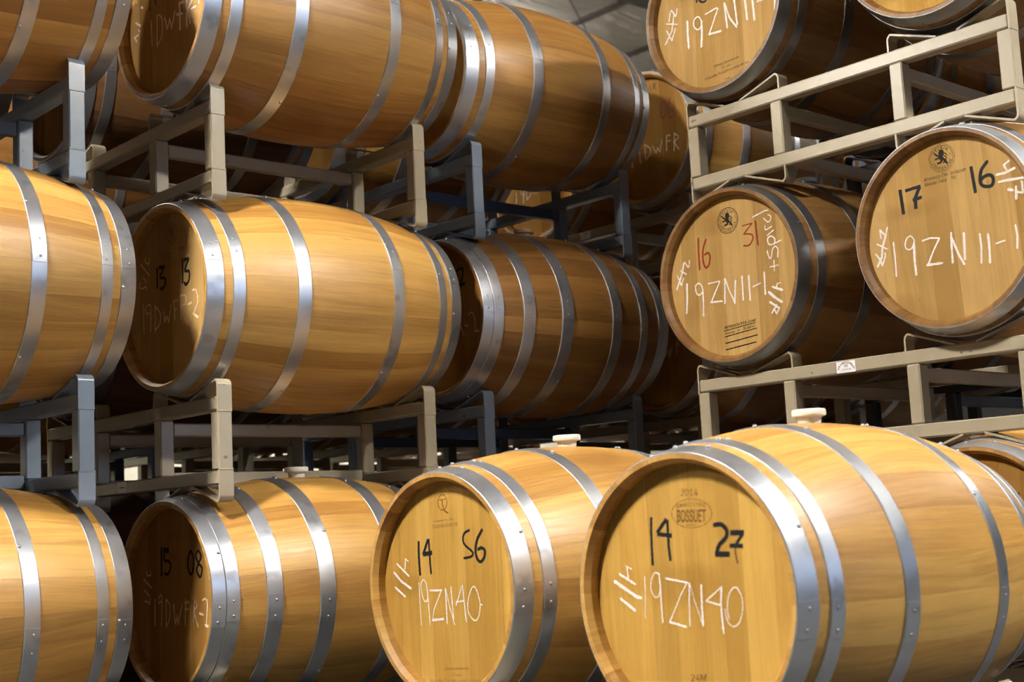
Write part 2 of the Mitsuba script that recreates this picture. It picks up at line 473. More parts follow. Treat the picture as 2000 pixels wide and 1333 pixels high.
# strokes and lettering in millimetres from the middle of each head: (across, up)
MARKS = {'D2':[('k',np.float64(6.4),[(-93.5,151.8),(-96.4,122.6),(-97,91.8),(-97.6,55.3)]),('k',np.float64(6.8),[(-49,63.5),(-51.7,90.9),(-51,145.6)]),('k',np.float64(8.2),[(-52.9,146.9),(-80.4,119.8)]),('k',np.float64(8.6),[(-80.6,117.8),(-41.6,113.1)]),('ks',np.float64(9.3),[(70.4,131),(86.7,131.2),(98.3,119.9),(95.8,106.8),(77.3,91.1),(70.2,75.8)]),('k',np.float64(11.1),[(65.8,75.2),(102.2,74.3)]),('k',np.float64(11.1),[(106.9,114.9),(140.2,114)]),('k',np.float64(6.4),[(136.3,111.5),(127.1,101.6),(119.8,93.1)]),('k',np.float64(8.6),[(103.7,90.5),(135.5,89.1)]),('ks',np.float64(2.7),[(116.8,86.6),(116.4,75.8),(119.7,57.6)]),('c',np.float64(2.7),[(-171.3,55.1),(-155.8,48.1)]),('c',np.float64(3.4),[(-169.3,54),(-166.9,30.6)]),('c',np.float64(5),[(-191.2,38.6),(-149.7,18.6)]),('c',np.float64(6.8),[(-205.6,23.7),(-173.3,6.5),(-146.6,-7.3),(-135.1,-9.1)]),('c',np.float64(6.1),[(-191.1,-11.9),(-154.2,-34.4)]),('c',np.float64(2.3),[(-121.8,34.5),(-123,-4.2),(-126.4,-48.6)]),('cs',np.float64(2.7),[(-82,37.1),(-89.9,41.4),(-98.7,35.6),(-106.1,17.3),(-103.8,0.5),(-94.2,-8.6),(-84.3,-1.7),(-80.6,17.3)]),('c',np.float64(3.6),[(-82.2,39.3),(-81,12.7),(-80.8,-32.8),(-80.3,-57.7)]),('c',np.float64(4.1),[(-65.2,29.4),(-9.5,20.9)]),('c',np.float64(2.7),[(-10.7,19.4),(-28.7,-3.8),(-45.1,-30.8),(-61.4,-55.8)]),('c',np.float64(4.7),[(-61.5,-56.6),(-20.1,-64.7)]),('c',np.float64(3.2),[(-4.3,20.1),(-8,-24.5),(-9.6,-62.3)]),('c',np.float64(2.3),[(-3.2,18.7),(7.7,-18.4),(23.4,-60.2)]),('c',np.float64(4.5),[(25.9,15.7),(24.3,-24.2),(24.3,-61.6)]),('c',np.float64(3),[(74.9,12),(35.2,-14.5)]),('c',np.float64(3.2),[(36.2,-14.5),(69.9,-22.3)]),('c',np.float64(4.5),[(76.3,12.7),(72.5,-15),(72.5,-45.4),(74.1,-74.3)]),('cs',np.float64(2.5),[(90.2,-48),(86.9,-32.2),(90.9,-9),(99.8,6.9),(111.5,12),(121.4,-0.2),(125.1,-16),(121.7,-37.5),(112.7,-54.8),(99.1,-62.3),(86.8,-53.9),(81.7,-38.1),(81.5,-29.4)]),('es',np.float64(1.1),[(64.8,153.4),(63.7,160.7),(59.2,167.7),(51.5,173.9),(41.2,178.7),(29,182),(15.8,183.5),(2.4,183.1),(-10.3,180.7),(-21.3,176.7),(-30.1,171.2),(-35.8,164.6),(-38.2,157.4),(-37.1,150.1),(-32.6,143.1),(-24.9,136.9),(-14.6,132.1),(-2.4,128.8),(10.8,127.3),(24.2,127.7),(36.9,130.1),(47.9,134.1),(56.7,139.6),(62.4,146.2),(64.8,153.4)])],'D1':[('k',np.float64(8.1),[(-109.9,110.4),(-111.2,71.3),(-110.2,45.7),(-109.3,25.2)]),('k',np.float64(8.1),[(-71.4,114.1),(-94.2,76.5)]),('k',np.float64(11.3),[(-94.7,77),(-58.1,80.6)]),('k',np.float64(6.8),[(-69.4,114.9),(-68.2,80.8),(-67.4,53.7),(-65,28.3)]),('ks',np.float64(6.3),[(87.5,131.5),(69.5,124.6),(63.2,109.8),(70,96.5),(92.2,82.8),(98,74.5),(88.6,68.1),(65.2,65.6)]),('ks',np.float64(8.1),[(134.2,130.1),(117.1,110.1),(109.3,90.7),(109.2,71.1),(118.3,57.9),(128.4,57),(139.2,67.3),(141.5,81.9),(130.7,88.6),(117.9,85.6)]),('c',np.float64(3.2),[(-167.1,67.5),(-156.1,61.3)]),('c',np.float64(4.1),[(-166.3,66.7),(-170.3,40.8)]),('c',np.float64(5),[(-202.5,55),(-155.8,24.2)]),('c',np.float64(6.3),[(-215.6,32.5),(-186.7,10.6),(-149.4,-6.7)]),('c',np.float64(6.3),[(-213.6,-4.1),(-174.8,-26.6)]),('c',np.float64(2.7),[(-115.3,7.8),(-115,-45.8),(-112.1,-96.6)]),('cs',np.float64(3.2),[(-85.8,5.2),(-96.2,14.5),(-106.5,5.2),(-107.6,-10.1),(-99.5,-33.8),(-90.2,-39.2),(-82.1,-28.6),(-83.6,-3.3)]),('c',np.float64(3.2),[(-85.8,5.2),(-81,-37.1),(-77.7,-95.1)]),('c',np.float64(4.5),[(-71.9,-11.7),(-27.2,-11.3)]),('c',np.float64(3.2),[(-28.6,-12.5),(-60.2,-58.8),(-66.9,-84.8)]),('c',np.float64(5.9),[(-67.3,-84),(-25.3,-80.3)]),('c',np.float64(4.1),[(-12.7,-6.6),(-11.4,-53.2),(-10.9,-90.5)]),('c',np.float64(3.2),[(-11.5,-8.3),(1.8,-53.1),(17.4,-93.3)]),('c',np.float64(3.8),[(9.3,-4.1),(12.4,-53),(14.4,-79.3)]),('c',np.float64(3.4),[(25.9,-47),(51.4,-0)]),('c',np.float64(3.6),[(27.8,-38.8),(54,-36.1)]),('c',np.float64(3.6),[(53.3,0.8),(57.3,-44.3),(61.5,-85.1)]),('cs',np.float64(3.2),[(95,-1.7),(79.9,-16.4),(70.3,-42.5),(72.5,-65.3),(92.9,-82.1),(108.8,-71.3),(115.4,-43.8),(107.8,-16.3),(95,-1.7)]),('c',np.float64(4.1),[(120.4,-44.5),(122.4,-44.8)]),('es',np.float64(2),[(8.4,201.4),(8.1,206.3),(6.7,211),(4.3,215),(0.9,218.2),(-3.2,220.2),(-7.6,221.1),(-12.1,220.7),(-16.4,219),(-20.2,216.1),(-23.2,212.3),(-25.3,207.9),(-26.2,203),(-25.9,198.1),(-24.5,193.4),(-22.1,189.4),(-18.7,186.2),(-14.6,184.2),(-10.2,183.3),(-5.7,183.7),(-1.4,185.4),(2.4,188.3),(5.4,192.1),(7.5,196.5),(8.4,201.4)]),('e',np.float64(1.8),[(-20.4,208.3),(4,210.2)]),('e',np.float64(2.7),[(-10.4,208.7),(-6.5,187.4)]),('e',np.float64(3.2),[(-6.4,188.2),(-0.3,180.4),(11.4,175.2)])],'E2':[('r',np.float64(7),[(-128.6,144.2),(-131.3,96.4),(-131.7,44.5)]),('rs',np.float64(7),[(-97.8,134.6),(-111.7,105.5),(-115,68.2),(-106,43.9),(-92.4,51.6),(-85.5,75.6),(-92.1,90.6),(-105.3,86.7)]),('r',np.float64(4.1),[(52.7,150.8),(90.8,151.9)]),('r',np.float64(4.6),[(90.7,151.4),(56.3,124.1)]),('rs',np.float64(5.2),[(56.3,124.1),(84.6,117.5),(91,105.3),(78.8,87.9),(66.4,84.1),(52.9,87.1)]),('r',np.float64(7),[(104.6,154.1),(108.2,80.1)]),('c',np.float64(4.4),[(95.5,170.6),(144.5,181.5),(156.2,180.3)]),('cs',np.float64(3.8),[(136.4,158.8),(150,145.1),(160.4,145.5),(164.6,159.2),(154.9,166)]),('cs',np.float64(3.8),[(140.1,134.9),(141,121.3),(166.1,127.4)]),('c',np.float64(3.5),[(146,102.2),(170.7,114.4)]),('cs',np.float64(4.6),[(196.5,78.1),(157.8,70.9),(146.9,80.2),(148.2,94.5),(163.2,96.5),(173.8,84.8),(169.5,69.9)]),('cs',np.float64(4.4),[(141.6,54.5),(145.6,34.4),(154.1,30.5),(162.3,55.6),(174.7,63),(182.2,49.5),(178.8,28.5)]),('c',np.float64(4.6),[(164.4,20.7),(162.3,-11.4)]),('c',np.float64(4.1),[(149.5,2.8),(178.9,3.7)]),('c',np.float64(4.1),[(180.9,-52.2),(169.1,-53.4),(166.4,-67.3)]),('c',np.float64(7.5),[(151,-60),(186,-75.2)]),('c',np.float64(8.7),[(136.4,-74.5),(158,-94.7),(181.1,-111.4)]),('c',np.float64(7),[(137.9,-106),(169.4,-128.7)]),('c',np.float64(5.2),[(142,-140.1),(161.6,-118)]),('c',np.float64(5.2),[(150.5,-128.2),(159.1,-145),(172.3,-127.9)]),('cs',np.float64(4.1),[(-171.6,78.6),(-178.5,56.8),(-191.6,75.7),(-198.4,74.3)]),('c',np.float64(6.4),[(-197,71.5),(-206.2,42.4),(-233.8,-6.9)]),('c',np.float64(4.6),[(-213.6,52.6),(-190.1,37.1)]),('c',np.float64(4.6),[(-228.2,38.4),(-213,2.6),(-201,26.2)]),('c',np.float64(7),[(-188.9,2.5),(-192.1,-41.5),(-198.2,-91.4)]),('cs',np.float64(4.4),[(-124.3,-29.4),(-129.1,-11),(-141.2,-1.5),(-153.3,-9.6),(-151.9,-30.1),(-141.4,-40.6),(-127.9,-33.9),(-123.9,-24.5)]),('c',np.float64(5.8),[(-124.7,-26.8),(-125.3,-69.5),(-128.9,-109.1)]),('c',np.float64(4.1),[(-100.1,-9.5),(-53.9,-8.3)]),('c',np.float64(4.6),[(-52.5,-9.7),(-74.4,-42.3),(-92.8,-70.7)]),('c',np.float64(6.4),[(-94.4,-71.2),(-50.5,-73.9)]),('c',np.float64(5.8),[(-31.6,-4.5),(-38.7,-82.7)]),('c',np.float64(4.6),[(-29.7,-7.3),(-18.1,-43.9),(1.3,-86.3)]),('c',np.float64(5.8),[(9.7,-17.5),(1.2,-87.5)]),('c',np.float64(5.8),[(36.9,-8.5),(35.3,-82.9)]),('c',np.float64(6.4),[(63.1,-11.7),(62.2,-87.1)]),('c',np.float64(4.1),[(76.4,-48),(107,-40.8)]),('c',np.float64(6.4),[(123.2,-9.6),(122.9,-44.6),(121.9,-78.2)]),('b',np.float64(2.9),[(-49.3,-170.8),(75.5,-160.7)]),('b',np.float64(3.4),[(-48.2,-189.8),(79.2,-178.6)]),('b',np.float64(3.9),[(-48,-210.8),(80.6,-200)]),('b',np.float64(3.9),[(-47.8,-231.3),(73.9,-221.3)])],'F2':[('k',np.float64(10.2),[(-139.7,139.6),(-135,67.5)]),('k',np.float64(9.1),[(-123.7,132.6),(-74.4,136.1)]),('k',np.float64(10.7),[(-77.2,134.4),(-94.4,105.1),(-94.9,74.7)]),('k',np.float64(9.7),[(-102.7,101),(-73.3,104.2)]),('k',np.float64(9.7),[(82.4,156.7),(88.7,81.3)]),('ks',np.float64(9.7),[(129.7,158.4),(112.3,140.8),(105.5,117.4),(108.1,100.9),(119.3,92.8),(135.9,91.5),(143,102.3),(140.9,116.3),(129.6,122.2),(114.8,118.7),(108.1,112.2)]),('c',np.float64(5.4),[(192.5,147.2),(176.3,138.6),(183.1,124.7)]),('c',np.float64(7),[(155.3,117.6),(176.5,117.3),(205.2,124.2)]),('c',np.float64(7),[(157.8,96.8),(179,96.6),(227.4,93.6)]),('c',np.float64(8.1),[(183.3,71.1),(194.5,66.5)]),('c',np.float64(7.5),[(204.6,74.3),(202.4,42.6)]),('c',np.float64(5.9),[(203.1,60.2),(222.1,53.9),(222.8,82.5),(220.8,85.1)]),('c',np.float64(4.8),[(-191,40.6),(-198.7,17),(-215.6,38.2),(-214,12.8)]),('c',np.float64(6.4),[(-198.7,17),(-212.6,-13.8),(-216.7,-41.6),(-232.6,-65.1)]),('c',np.float64(4.3),[(-229,-1.2),(-197.1,-21.3)]),('c',np.float64(4.8),[(-235.8,-28.7),(-221.6,-50.3),(-217.8,-66.4),(-204.3,-39.1),(-206.2,-31.6)]),('c',np.float64(4.8),[(-175.5,-6.3),(-174.1,-58.6),(-175.1,-103.3)]),('cs',np.float64(4.3),[(-107.8,-14.3),(-117.9,1.3),(-131.5,-2.8),(-139,-20.2),(-134.5,-32.8),(-121.6,-35.1),(-112.8,-25)]),('c',np.float64(7),[(-110.8,-18.4),(-113.3,-69.3),(-112.1,-109.2)]),('c',np.float64(4.8),[(-83.6,-18.8),(-60.1,-15),(-31.4,-20.4)]),('c',np.float64(5.4),[(-31.6,-21.6),(-53.9,-54.4),(-72.6,-88.1)]),('c',np.float64(7),[(-75.3,-88.8),(-29.8,-90.9)]),('c',np.float64(6.4),[(5.3,-12.5),(3.6,-53.4),(2.3,-95.4)]),('c',np.float64(6.4),[(7.6,-31.2),(21.7,-74.9),(35.9,-104.6)]),('c',np.float64(7.5),[(43.1,-22),(39.6,-91.7)]),('c',np.float64(5.4),[(89.5,-32),(90.5,-69.3),(86.3,-110.1)]),('c',np.float64(6.4),[(113.1,-36.5),(113.5,-73.5),(111,-113.3)]),('c',np.float64(4.3),[(133.7,-66.5),(160,-62.5)]),('c',np.float64(5.9),[(192.8,-27.4),(195.4,-57.7),(191.6,-88.9)])],'B2':[('k',np.float64(8.9),[(-73.6,104.7),(-73.8,39.6)]),('k',np.float64(10.7),[(-62.9,101.8),(-28.7,98.7)]),('ks',np.float64(8.9),[(-30.2,97.2),(-54.7,71.6),(-26.5,63.4),(-25.1,45.7),(-45.4,33.3),(-52.4,37.9)]),('k',np.float64(8.3),[(81.3,103.7),(79.7,30.4)]),('k',np.float64(10.7),[(89.3,98.9),(117.7,97.9)]),('ks',np.float64(8.9),[(116.2,95.8),(94.8,67.1),(118.1,59.7),(117.1,36.1),(101.1,24.1),(89.9,30.4)]),('cs',np.float64(4.7),[(-150.3,144.7),(-143.4,131),(-121.5,125.4),(-121,139.5)]),('c',np.float64(5.3),[(-176.8,131.5),(-122.8,88.3)]),('c',np.float64(4.7),[(-163.4,89.7),(-141.8,70.1)]),('cs',np.float64(4.7),[(-182.5,75),(-186.7,61.3),(-164.6,54.2),(-145.9,58.3),(-142.7,45.4)]),('c',np.float64(4.7),[(-164.1,4.2),(-162.6,-38.6),(-162,-84.7)]),('cs',np.float64(4.7),[(-123.3,-26.7),(-137.9,-28),(-152.2,-15.3),(-140.7,-2.8),(-118.8,-4.4),(-116,-27.7),(-120.2,-83.4)]),('c',np.float64(4.7),[(-90,-10.5),(-92.9,-90.6)]),('cs',np.float64(4.7),[(-90,-10.5),(-58.8,-39.6),(-63.5,-70.3),(-92.7,-83.7)]),('c',np.float64(4.7),[(-37.4,-35.8),(-31.5,-67.9),(-16.9,-52.7),(-8.5,-72.9),(8.8,-22)]),('c',np.float64(6.5),[(26.5,-14.3),(29.3,-66.2)]),('c',np.float64(6.5),[(22.9,-15.5),(47.2,-14.1)]),('c',np.float64(5.3),[(27.6,-38.6),(42.7,-39.1)]),('c',np.float64(5.9),[(66.1,-3.3),(65.2,-74.8)]),('cs',np.float64(5.3),[(68.1,-3.7),(95.1,-7.9),(94.1,-31.5),(70.1,-38.1),(89,-74.8)]),('c',np.float64(6.5),[(107.4,-35.2),(127.6,-33.9)]),('cs',np.float64(5.9),[(135.8,2.6),(155.5,-2.2),(163.9,-35.5),(139.6,-65.3)]),('c',np.float64(7.7),[(136.2,-66.5),(162,-80.4)])],'B3':[('k',np.float64(9.6),[(-67.5,144),(-70.1,60)]),('k',np.float64(16.4),[(-55.7,134.9),(-22.8,134.2)]),('ks',np.float64(8.7),[(-48.9,130.6),(-52.7,107),(-21.2,101),(-16.3,81.7),(-34.1,65.3),(-51.2,68.2)]),('ks',np.float64(8.7),[(101.9,129.6),(86.6,105),(89.8,75.2),(100.3,64.9),(114.4,75),(118.5,109.9),(101.9,129.6)]),('ks',np.float64(7.7),[(146.4,129.6),(132.3,115.1),(145,96.1),(165.7,79.9),(154,56.5),(136,74.8),(147.7,96.1),(160.7,112),(146.4,129.6)]),('cs',np.float64(4.3),[(-163,74.6),(-157.4,63.3),(-136.5,63.2),(-139,77.3)]),('c',np.float64(4.8),[(-181.9,52.1),(-131.9,25.3)]),('c',np.float64(4.3),[(-177,18.2),(-144.6,1.4)]),('c',np.float64(4.3),[(-178.1,-12.8),(-151.2,-15.5),(-145.5,-22.4),(-141.9,-4.2)]),('c',np.float64(5.3),[(-113.5,-6.8),(-115.2,-84.7)]),('cs',np.float64(4.3),[(-71.6,-12.1),(-89.3,-17.8),(-90,-3.9),(-71.1,3.1),(-72.9,-45.2),(-76.1,-83.9)]),('c',np.float64(4.3),[(-45.4,-6.4),(-48.6,-88.8)]),('cs',np.float64(4.3),[(-45.4,-6.4),(-23.3,-25.4),(-27.5,-61.1),(-48.5,-86.1)]),('c',np.float64(5.3),[(-2.1,-21.1),(5.9,-76.8),(19.2,-52.2),(22.6,-77.8),(48.3,-22)]),('c',np.float64(5.3),[(68.8,-7),(64.2,-78.4)]),('c',np.float64(7.2),[(64.1,-15.1),(86.1,-13.6)]),('c',np.float64(6.3),[(63.3,-34),(82.6,-33)]),('c',np.float64(5.8),[(119.1,-5.4),(112.1,-69.5)]),('cs',np.float64(5.3),[(119.1,-5.4),(133.4,-23.9),(117.6,-40.1),(136.3,-82.3)]),('c',np.float64(7.2),[(147,-44.5),(165.5,-47.4)]),('cs',np.float64(5.8),[(164.6,-7.7),(178,-3.7),(190.7,-15.5),(182.9,-73.4)]),('c',np.float64(8.2),[(177.5,-76.2),(198.3,-81)])],'B1':[('d',np.float64(6.4),[(-114.3,115.4),(-117.2,35.2)]),('d',np.float64(6.4),[(-77.9,103.3),(-80.1,42.9)]),('c',np.float64(7.2),[(-171,61.1),(-162.2,56.5)]),('c',np.float64(6.4),[(-207.8,21.7),(-180.5,4.6)]),('c',np.float64(5.6),[(-191,-5.8),(-185.1,-13)]),('c',np.float64(6.4),[(-191.5,-21.7),(-219.4,-21.9),(-202.2,-40.7)]),('c',np.float64(5.2),[(-108.7,-4.2),(-106.7,-82.8)]),('c',np.float64(5.6),[(-71.9,3.8),(-75.5,-94.5)]),('cs',np.float64(5.2),[(-59.8,3.6),(-41.4,-20.3),(-43.1,-65.6),(-68,-89.5)]),('c',np.float64(6),[(-24.6,-18.4),(-9.5,-59.1),(5.7,-30.3),(16.2,-64.6),(36.8,-16.2)]),('c',np.float64(8.8),[(66.6,-2),(66.6,-82.5)]),('c',np.float64(8),[(62.8,-3.1),(88.1,-4.2)]),('c',np.float64(8),[(47.8,-31.6),(82.1,-38.9)]),('c',np.float64(8.8),[(109.1,29.1),(106.1,-87.6)]),('c',np.float64(6.4),[(139.8,-16.2),(114.1,-36.1),(128,-82.7)]),('c',np.float64(6.4),[(134.3,-40.2),(158.9,-41.1)]),('c',np.float64(6.4),[(177.8,-14.6),(179,-38.2)])],'E1':[('k',np.float64(7.1),[(-77.1,102.2),(-79.6,48.9)]),('ks',np.float64(7.1),[(-46.6,94.7),(-66.4,74.9),(-69.6,57.5),(-57.6,44.5),(-41.3,44.4),(-36.7,60),(-52.1,70.2)]),('cs',np.float64(4.8),[(-164.7,56.4),(-172,32),(-190.2,56.5),(-203.4,23.1)]),('c',np.float64(4.8),[(-180,37.2),(-192.8,-12.2),(-225.3,-50.6)]),('c',np.float64(3.6),[(-215.8,18.4),(-164.5,1.7)]),('c',np.float64(4.8),[(-216.1,-5.1),(-195.8,-46),(-177.3,-9)]),('c',np.float64(8),[(-124.5,-1.5),(-126.7,-45.7),(-125.8,-92.1)]),('cs',np.float64(4.8),[(-64.8,-17.5),(-77.9,1),(-94.9,-5.4),(-98.4,-25.4),(-81.8,-43.1),(-66.2,-32.8)]),('c',np.float64(7.7),[(-64.8,-17.5),(-66.9,-58.7),(-73.1,-102.5)]),('c',np.float64(4.5),[(-47,-0.8),(0.4,6.2),(6.3,0.4)]),('c',np.float64(5.4),[(4.8,0.9),(-16.1,-35.3),(-37,-70.4)]),('c',np.float64(6.5),[(-37.2,-71.7),(10.6,-75.2)]),('c',np.float64(6.5),[(32.8,11.4),(37.8,-72.7)]),('c',np.float64(5.9),[(34.2,9.6),(49.9,-43.1),(74.6,-81.5)]),('c',np.float64(6.5),[(70.8,47.9),(76.5,-43.7),(78.4,-73.7)]),('c',np.float64(7.7),[(113.1,33.9),(119,-69.8)]),('c',np.float64(7.7),[(143,24),(147.1,-79.9)]),('c',np.float64(5.9),[(162.9,-24.3),(186.9,-25.8)]),('c',np.float64(6.5),[(234.2,1.3),(226.8,-71.2)])],'G1':[('rs',np.float64(7.1),[(115.4,133.5),(99.7,123),(96.1,81.4),(107.2,63.8),(125.3,77.1),(128.3,112.2),(115.4,133.5)]),('rs',np.float64(7.1),[(151.5,137),(140.4,96),(144.7,59.1),(161,54.9),(167,76),(151.7,91.4),(143.1,88.7)]),('d',np.float64(4),[(67.9,223.7),(65.6,197.9)]),('d',np.float64(3.6),[(82.5,219.7),(68.8,210.2),(81.1,193.7)]),('d',np.float64(3.6),[(47.8,216),(52.6,196.5)]),('c',np.float64(5.8),[(-33.4,-47.7),(-33,-94)]),('c',np.float64(5.4),[(-2.9,-22),(-2.1,-88)]),('cs',np.float64(5.4),[(-0.8,-22.5),(25.3,-45.2),(23.1,-70.9),(-2.1,-88)]),('c',np.float64(5.4),[(41,-37.5),(57.2,-72.4),(67.5,-52),(78.5,-72.5),(93.1,-25.6)]),('c',np.float64(5.4),[(119.5,-12.6),(114,-76.1)]),('c',np.float64(5.4),[(119.4,-14.2),(138,-17.1)]),('c',np.float64(4.5),[(119.5,-36.9),(138.1,-39.8)]),('c',np.float64(5.4),[(161.3,-13.2),(155,-84.3)]),('cs',np.float64(5.4),[(161.3,-13.2),(182.2,-34.5),(162,-52.1),(179.8,-85.3)]),('c',np.float64(5.4),[(-79.1,-70.1),(-77.6,-103.6)])],'C2':[('ks',np.float64(8.2),[(80,138.8),(99.9,154.5),(121.2,161.7),(139.8,161.2),(137.9,134.6),(123.4,104.7)]),('k',np.float64(10),[(125.4,104.4),(150.4,108.3)]),('k',np.float64(8.2),[(102.2,156.8),(111.1,136.4)]),('cs',np.float64(4.1),[(160.5,-5.4),(177.4,2.8),(191.8,-20.6),(192.9,-60.4)]),('c',np.float64(5.5),[(188.6,-63.7),(216.5,-66.2)]),('c',np.float64(4.6),[(137.8,-36.8),(153.9,-40.4)]),('c',np.float64(4.6),[(117.1,-39.2),(131.3,-70.5)])],'G2':[('c',np.float64(5.1),[(37.7,-48.8),(52.9,-25.2),(57.6,-56.9),(73.9,-19.4)]),('c',np.float64(5.1),[(101.9,5.1),(96.6,-47.7)]),('c',np.float64(3.9),[(100.6,-10.2),(118.9,-11.2)]),('c',np.float64(3.9),[(101.9,5.1),(116.6,4.6)])],'F3':[('k',np.float64(9.5),[(84.6,137.5),(120.8,142.6)]),('k',np.float64(8.3),[(123.5,107.7),(141.2,103.6)])],'K':[('c',np.float64(5),[(-148.5,-22),(-150.6,-72)]),('c',np.float64(5.6),[(-95.4,-19),(-102,-82.1)]),('cs',np.float64(3.7),[(-95.4,-19),(-108.5,-9),(-118,-20.1),(-113.9,-34.2),(-100.5,-39.4)]),('c',np.float64(4),[(-78.1,-18),(-76.9,-68.3)]),('cs',np.float64(3.7),[(-78.1,-18),(-48.6,-35),(-51.8,-54.5),(-75.4,-71)]),('c',np.float64(3.7),[(-32.7,-27.8),(-24.5,-53.3),(-14.9,-38.8),(-7.6,-54.5),(2.7,-30.7)])],'H1':[('c',np.float64(5.8),[(192.7,-25.1),(195.6,-92.4)]),('cs',np.float64(5.8),[(192.7,-25.1),(220.7,-27.4),(218.3,-51.2),(198.8,-59),(218.7,-95.8)])]}
TEXTS = {'D2': [('e',0, '2014',(-10.9, 191.1),(32.4, 189),(-9.7, 204.7)),('e',1, 'BOSSUET',(-25.7, 139.9),(48.5, 138),(-23.6, 163.2)),('f',0, 'FRANCE',(-2.4, 130.8),(25.8, 130.2),(-2, 135.3)),('e',0, '24M',(-15.6, -169.3),(22.3, -166.5),(-14.4, -156.5))], 'D1': [('f',0, 'Quintessence',(-51.8, 139.9),(44.9, 144.4),(-51.1, 149.7)),('f',0, 'TONNELLERIE',(-50.8, 154.3),(35.4, 158.9),(-50.5, 158.2)),('f',0, 'Chene Francais',(-29.3, -202.6),(61, -198),(-28.8, -195.6)),('f',0, '22 mm',(-1.6, -216.3),(34.1, -214.7),(-1.2, -210.3)),('f',0, 'Chauffe Traditionnelle Longue M',(-85.6, -234.3),(119.6, -223.5),(-85.2, -228.3))], 'E2': [('b',1, 'MINNESOTA OAK',(-46.4, -164.9),(77.8, -157.2),(-45.6, -156.3)),('b',1, 'SEASONED',(-46.2, -182.6),(-6.9, -180.2),(-45.7, -177.6)),('b',1, 'TO',(2.5, -178.8),(12.6, -178.2),(2.9, -173.5)),('b',1, '36',(26, -177),(37, -176.4),(26.8, -168.6)),('b',1, 'MONTHS',(41.1, -175.9),(72.2, -173.8),(41.7, -169.6))], 'F2': [('b',0, 'Minnesota Oak',(-61.5, 145.4),(12.3, 147),(-60.5, 155.4)),('b',0, 'Medium Toast',(-61.4, 131.1),(7, 132.7),(-60.4, 140.9)),('b',0, '36 Month',(18.8, 147),(65.7, 149),(19.7, 155.9)),('b',0, 'TH',(20.6, 133),(33.5, 133.4),(21.6, 142.6))], 'B2': [('f',0, 'Minnesota Oak',(-41.7, 133.2),(18.1, 128.8),(-41.4, 141.2)),('f',0, 'Medium Toast',(-40.6, 123.2),(14.2, 118.4),(-40.3, 130.9)),('f',0, '36 Month',(56.5, 135),(90.7, 132.9),(56.8, 141.9))], 'E1': [('b',0, 'Chene Americain',(-29.8, -187),(74.6, -183.8),(-29.1, -179.5)),('b',0, '22 mm',(4.2, -199.3),(40.4, -199.4),(4.8, -192.5)),('b',0, 'Chauffe Traditionnelle M Lo',(-68.2, -219.1),(110.6, -210.2),(-67.5, -211.5)),('b',0, '24M',(11.6, -239.8),(33.6, -239.3),(12.1, -233.8))]}
LION = [(np.float64(16.6),[(-0.2,16.9),(-0.2,13.9)]),(np.float64(13.1),[(-0.6,12.8),(-2.7,4.9),(-0.8,-1.6)]),(np.float64(5.3),[(-7.8,6.7),(-14,9.9),(-18.8,14.4)]),(np.float64(5),[(-5.7,1.4),(-12.3,1.1),(-18.7,-0.4)]),(np.float64(6.1),[(-1.9,-0.1),(0.3,-6.6),(-4.4,-11.6),(-12.4,-12.7)]),(np.float64(6.9),[(3.1,-1.9),(9.6,-8.2),(14,-16.4)]),(np.float64(4.7),[(8.7,-11),(5.2,-13.8)]),(np.float64(3),[(5.2,12),(12.2,11),(15.7,4.1)]),(np.float64(2.5),[(6,7.6),(14.8,-2.2),(11.4,-7.4)]),(np.float64(3),[(-18.8,14.4),(-19.1,16.2)]),(np.float64(3.6),[(-8.3,14.6),(-4.8,16.2)])]
# ------------------------------------------------------------------ writing on the heads
def curve(pts, n=8):
    p = np.array(pts, float)
    closed = np.allclose(p[0], p[-1])
    q = np.vstack([p[-2] if closed else 2 * p[0] - p[1], p, p[1] if closed else 2 * p[-1] - p[-2]])
    out = []
    for i in range(1, len(q) - 2):
        for t in np.linspace(0, 1, n, endpoint=False):
            a, b, c, d = q[i - 1], q[i], q[i + 1], q[i + 2]
            out.append(0.5 * (2 * b + (c - a) * t + (2 * a - 5 * b + 4 * c - d) * t * t + (3 * b - a - 3 * c + d) * t ** 3))
    out.append(p[-1])
    return np.array(out)


def stroke(pts, w, smooth, rough, seed):
    """a pen or chalk stroke as a polygon; chalk gets an uneven edge"""
    p = curve(pts) if smooth and len(pts) > 2 else np.array(pts, float)
    if not rough:
        return LineString(p).buffer(w / 2, cap_style='round' if smooth or rough is None else 'flat', join_style='round', quad_segs=4)
    r = np.random.default_rng(seed)
    l = LineString(p)
    k = max(3, int(l.length / max(1.6, w * 0.45)))
    s = [l.interpolate(i / k, normalized=True) for i in range(k + 1)]
    out = []
    for a, b in zip(s[:-1], s[1:]):
        ww = w * (0.5 + 0.045 * r.normal())
        out.append(LineString([a, b]).buffer(max(ww, w * .25), quad_segs=2))
    return unary_union(out)


INK = {'k': ('marker_black', 'painted_number'), 'r': ('marker_red', 'red_number'), 'c': (None, 'chalk_writing'), 'd': ('brand_brown', 'brown_marking'), 'b': ('brand_black', 'burnt_stamp'), 'e': ('brand_brown', 'burnt_stamp'), 'f': ('brand_faint', 'faint_stamp')}


def text_poly_mesh(txt, A, B, C, bold):
    """lettering stretched onto the box A (baseline start), B (baseline end), C (cap height above A)"""
    m = meshkit.text_mesh(txt, 1.0, 0.3, bold=bold)
    v = m.vertices.copy()
    v[:, 0] -= v[:, 0].min()
    A, B, C = map(np.array, (A, B, C))
    P = A + np.outer(v[:, 0] / v[:, 0].max(), B - A) + np.outer(v[:, 1], C - A)
    return trimesh.Trimesh(np.stack([P[:, 0], P[:, 1], v[:, 2]], -1), m.faces, process=False)


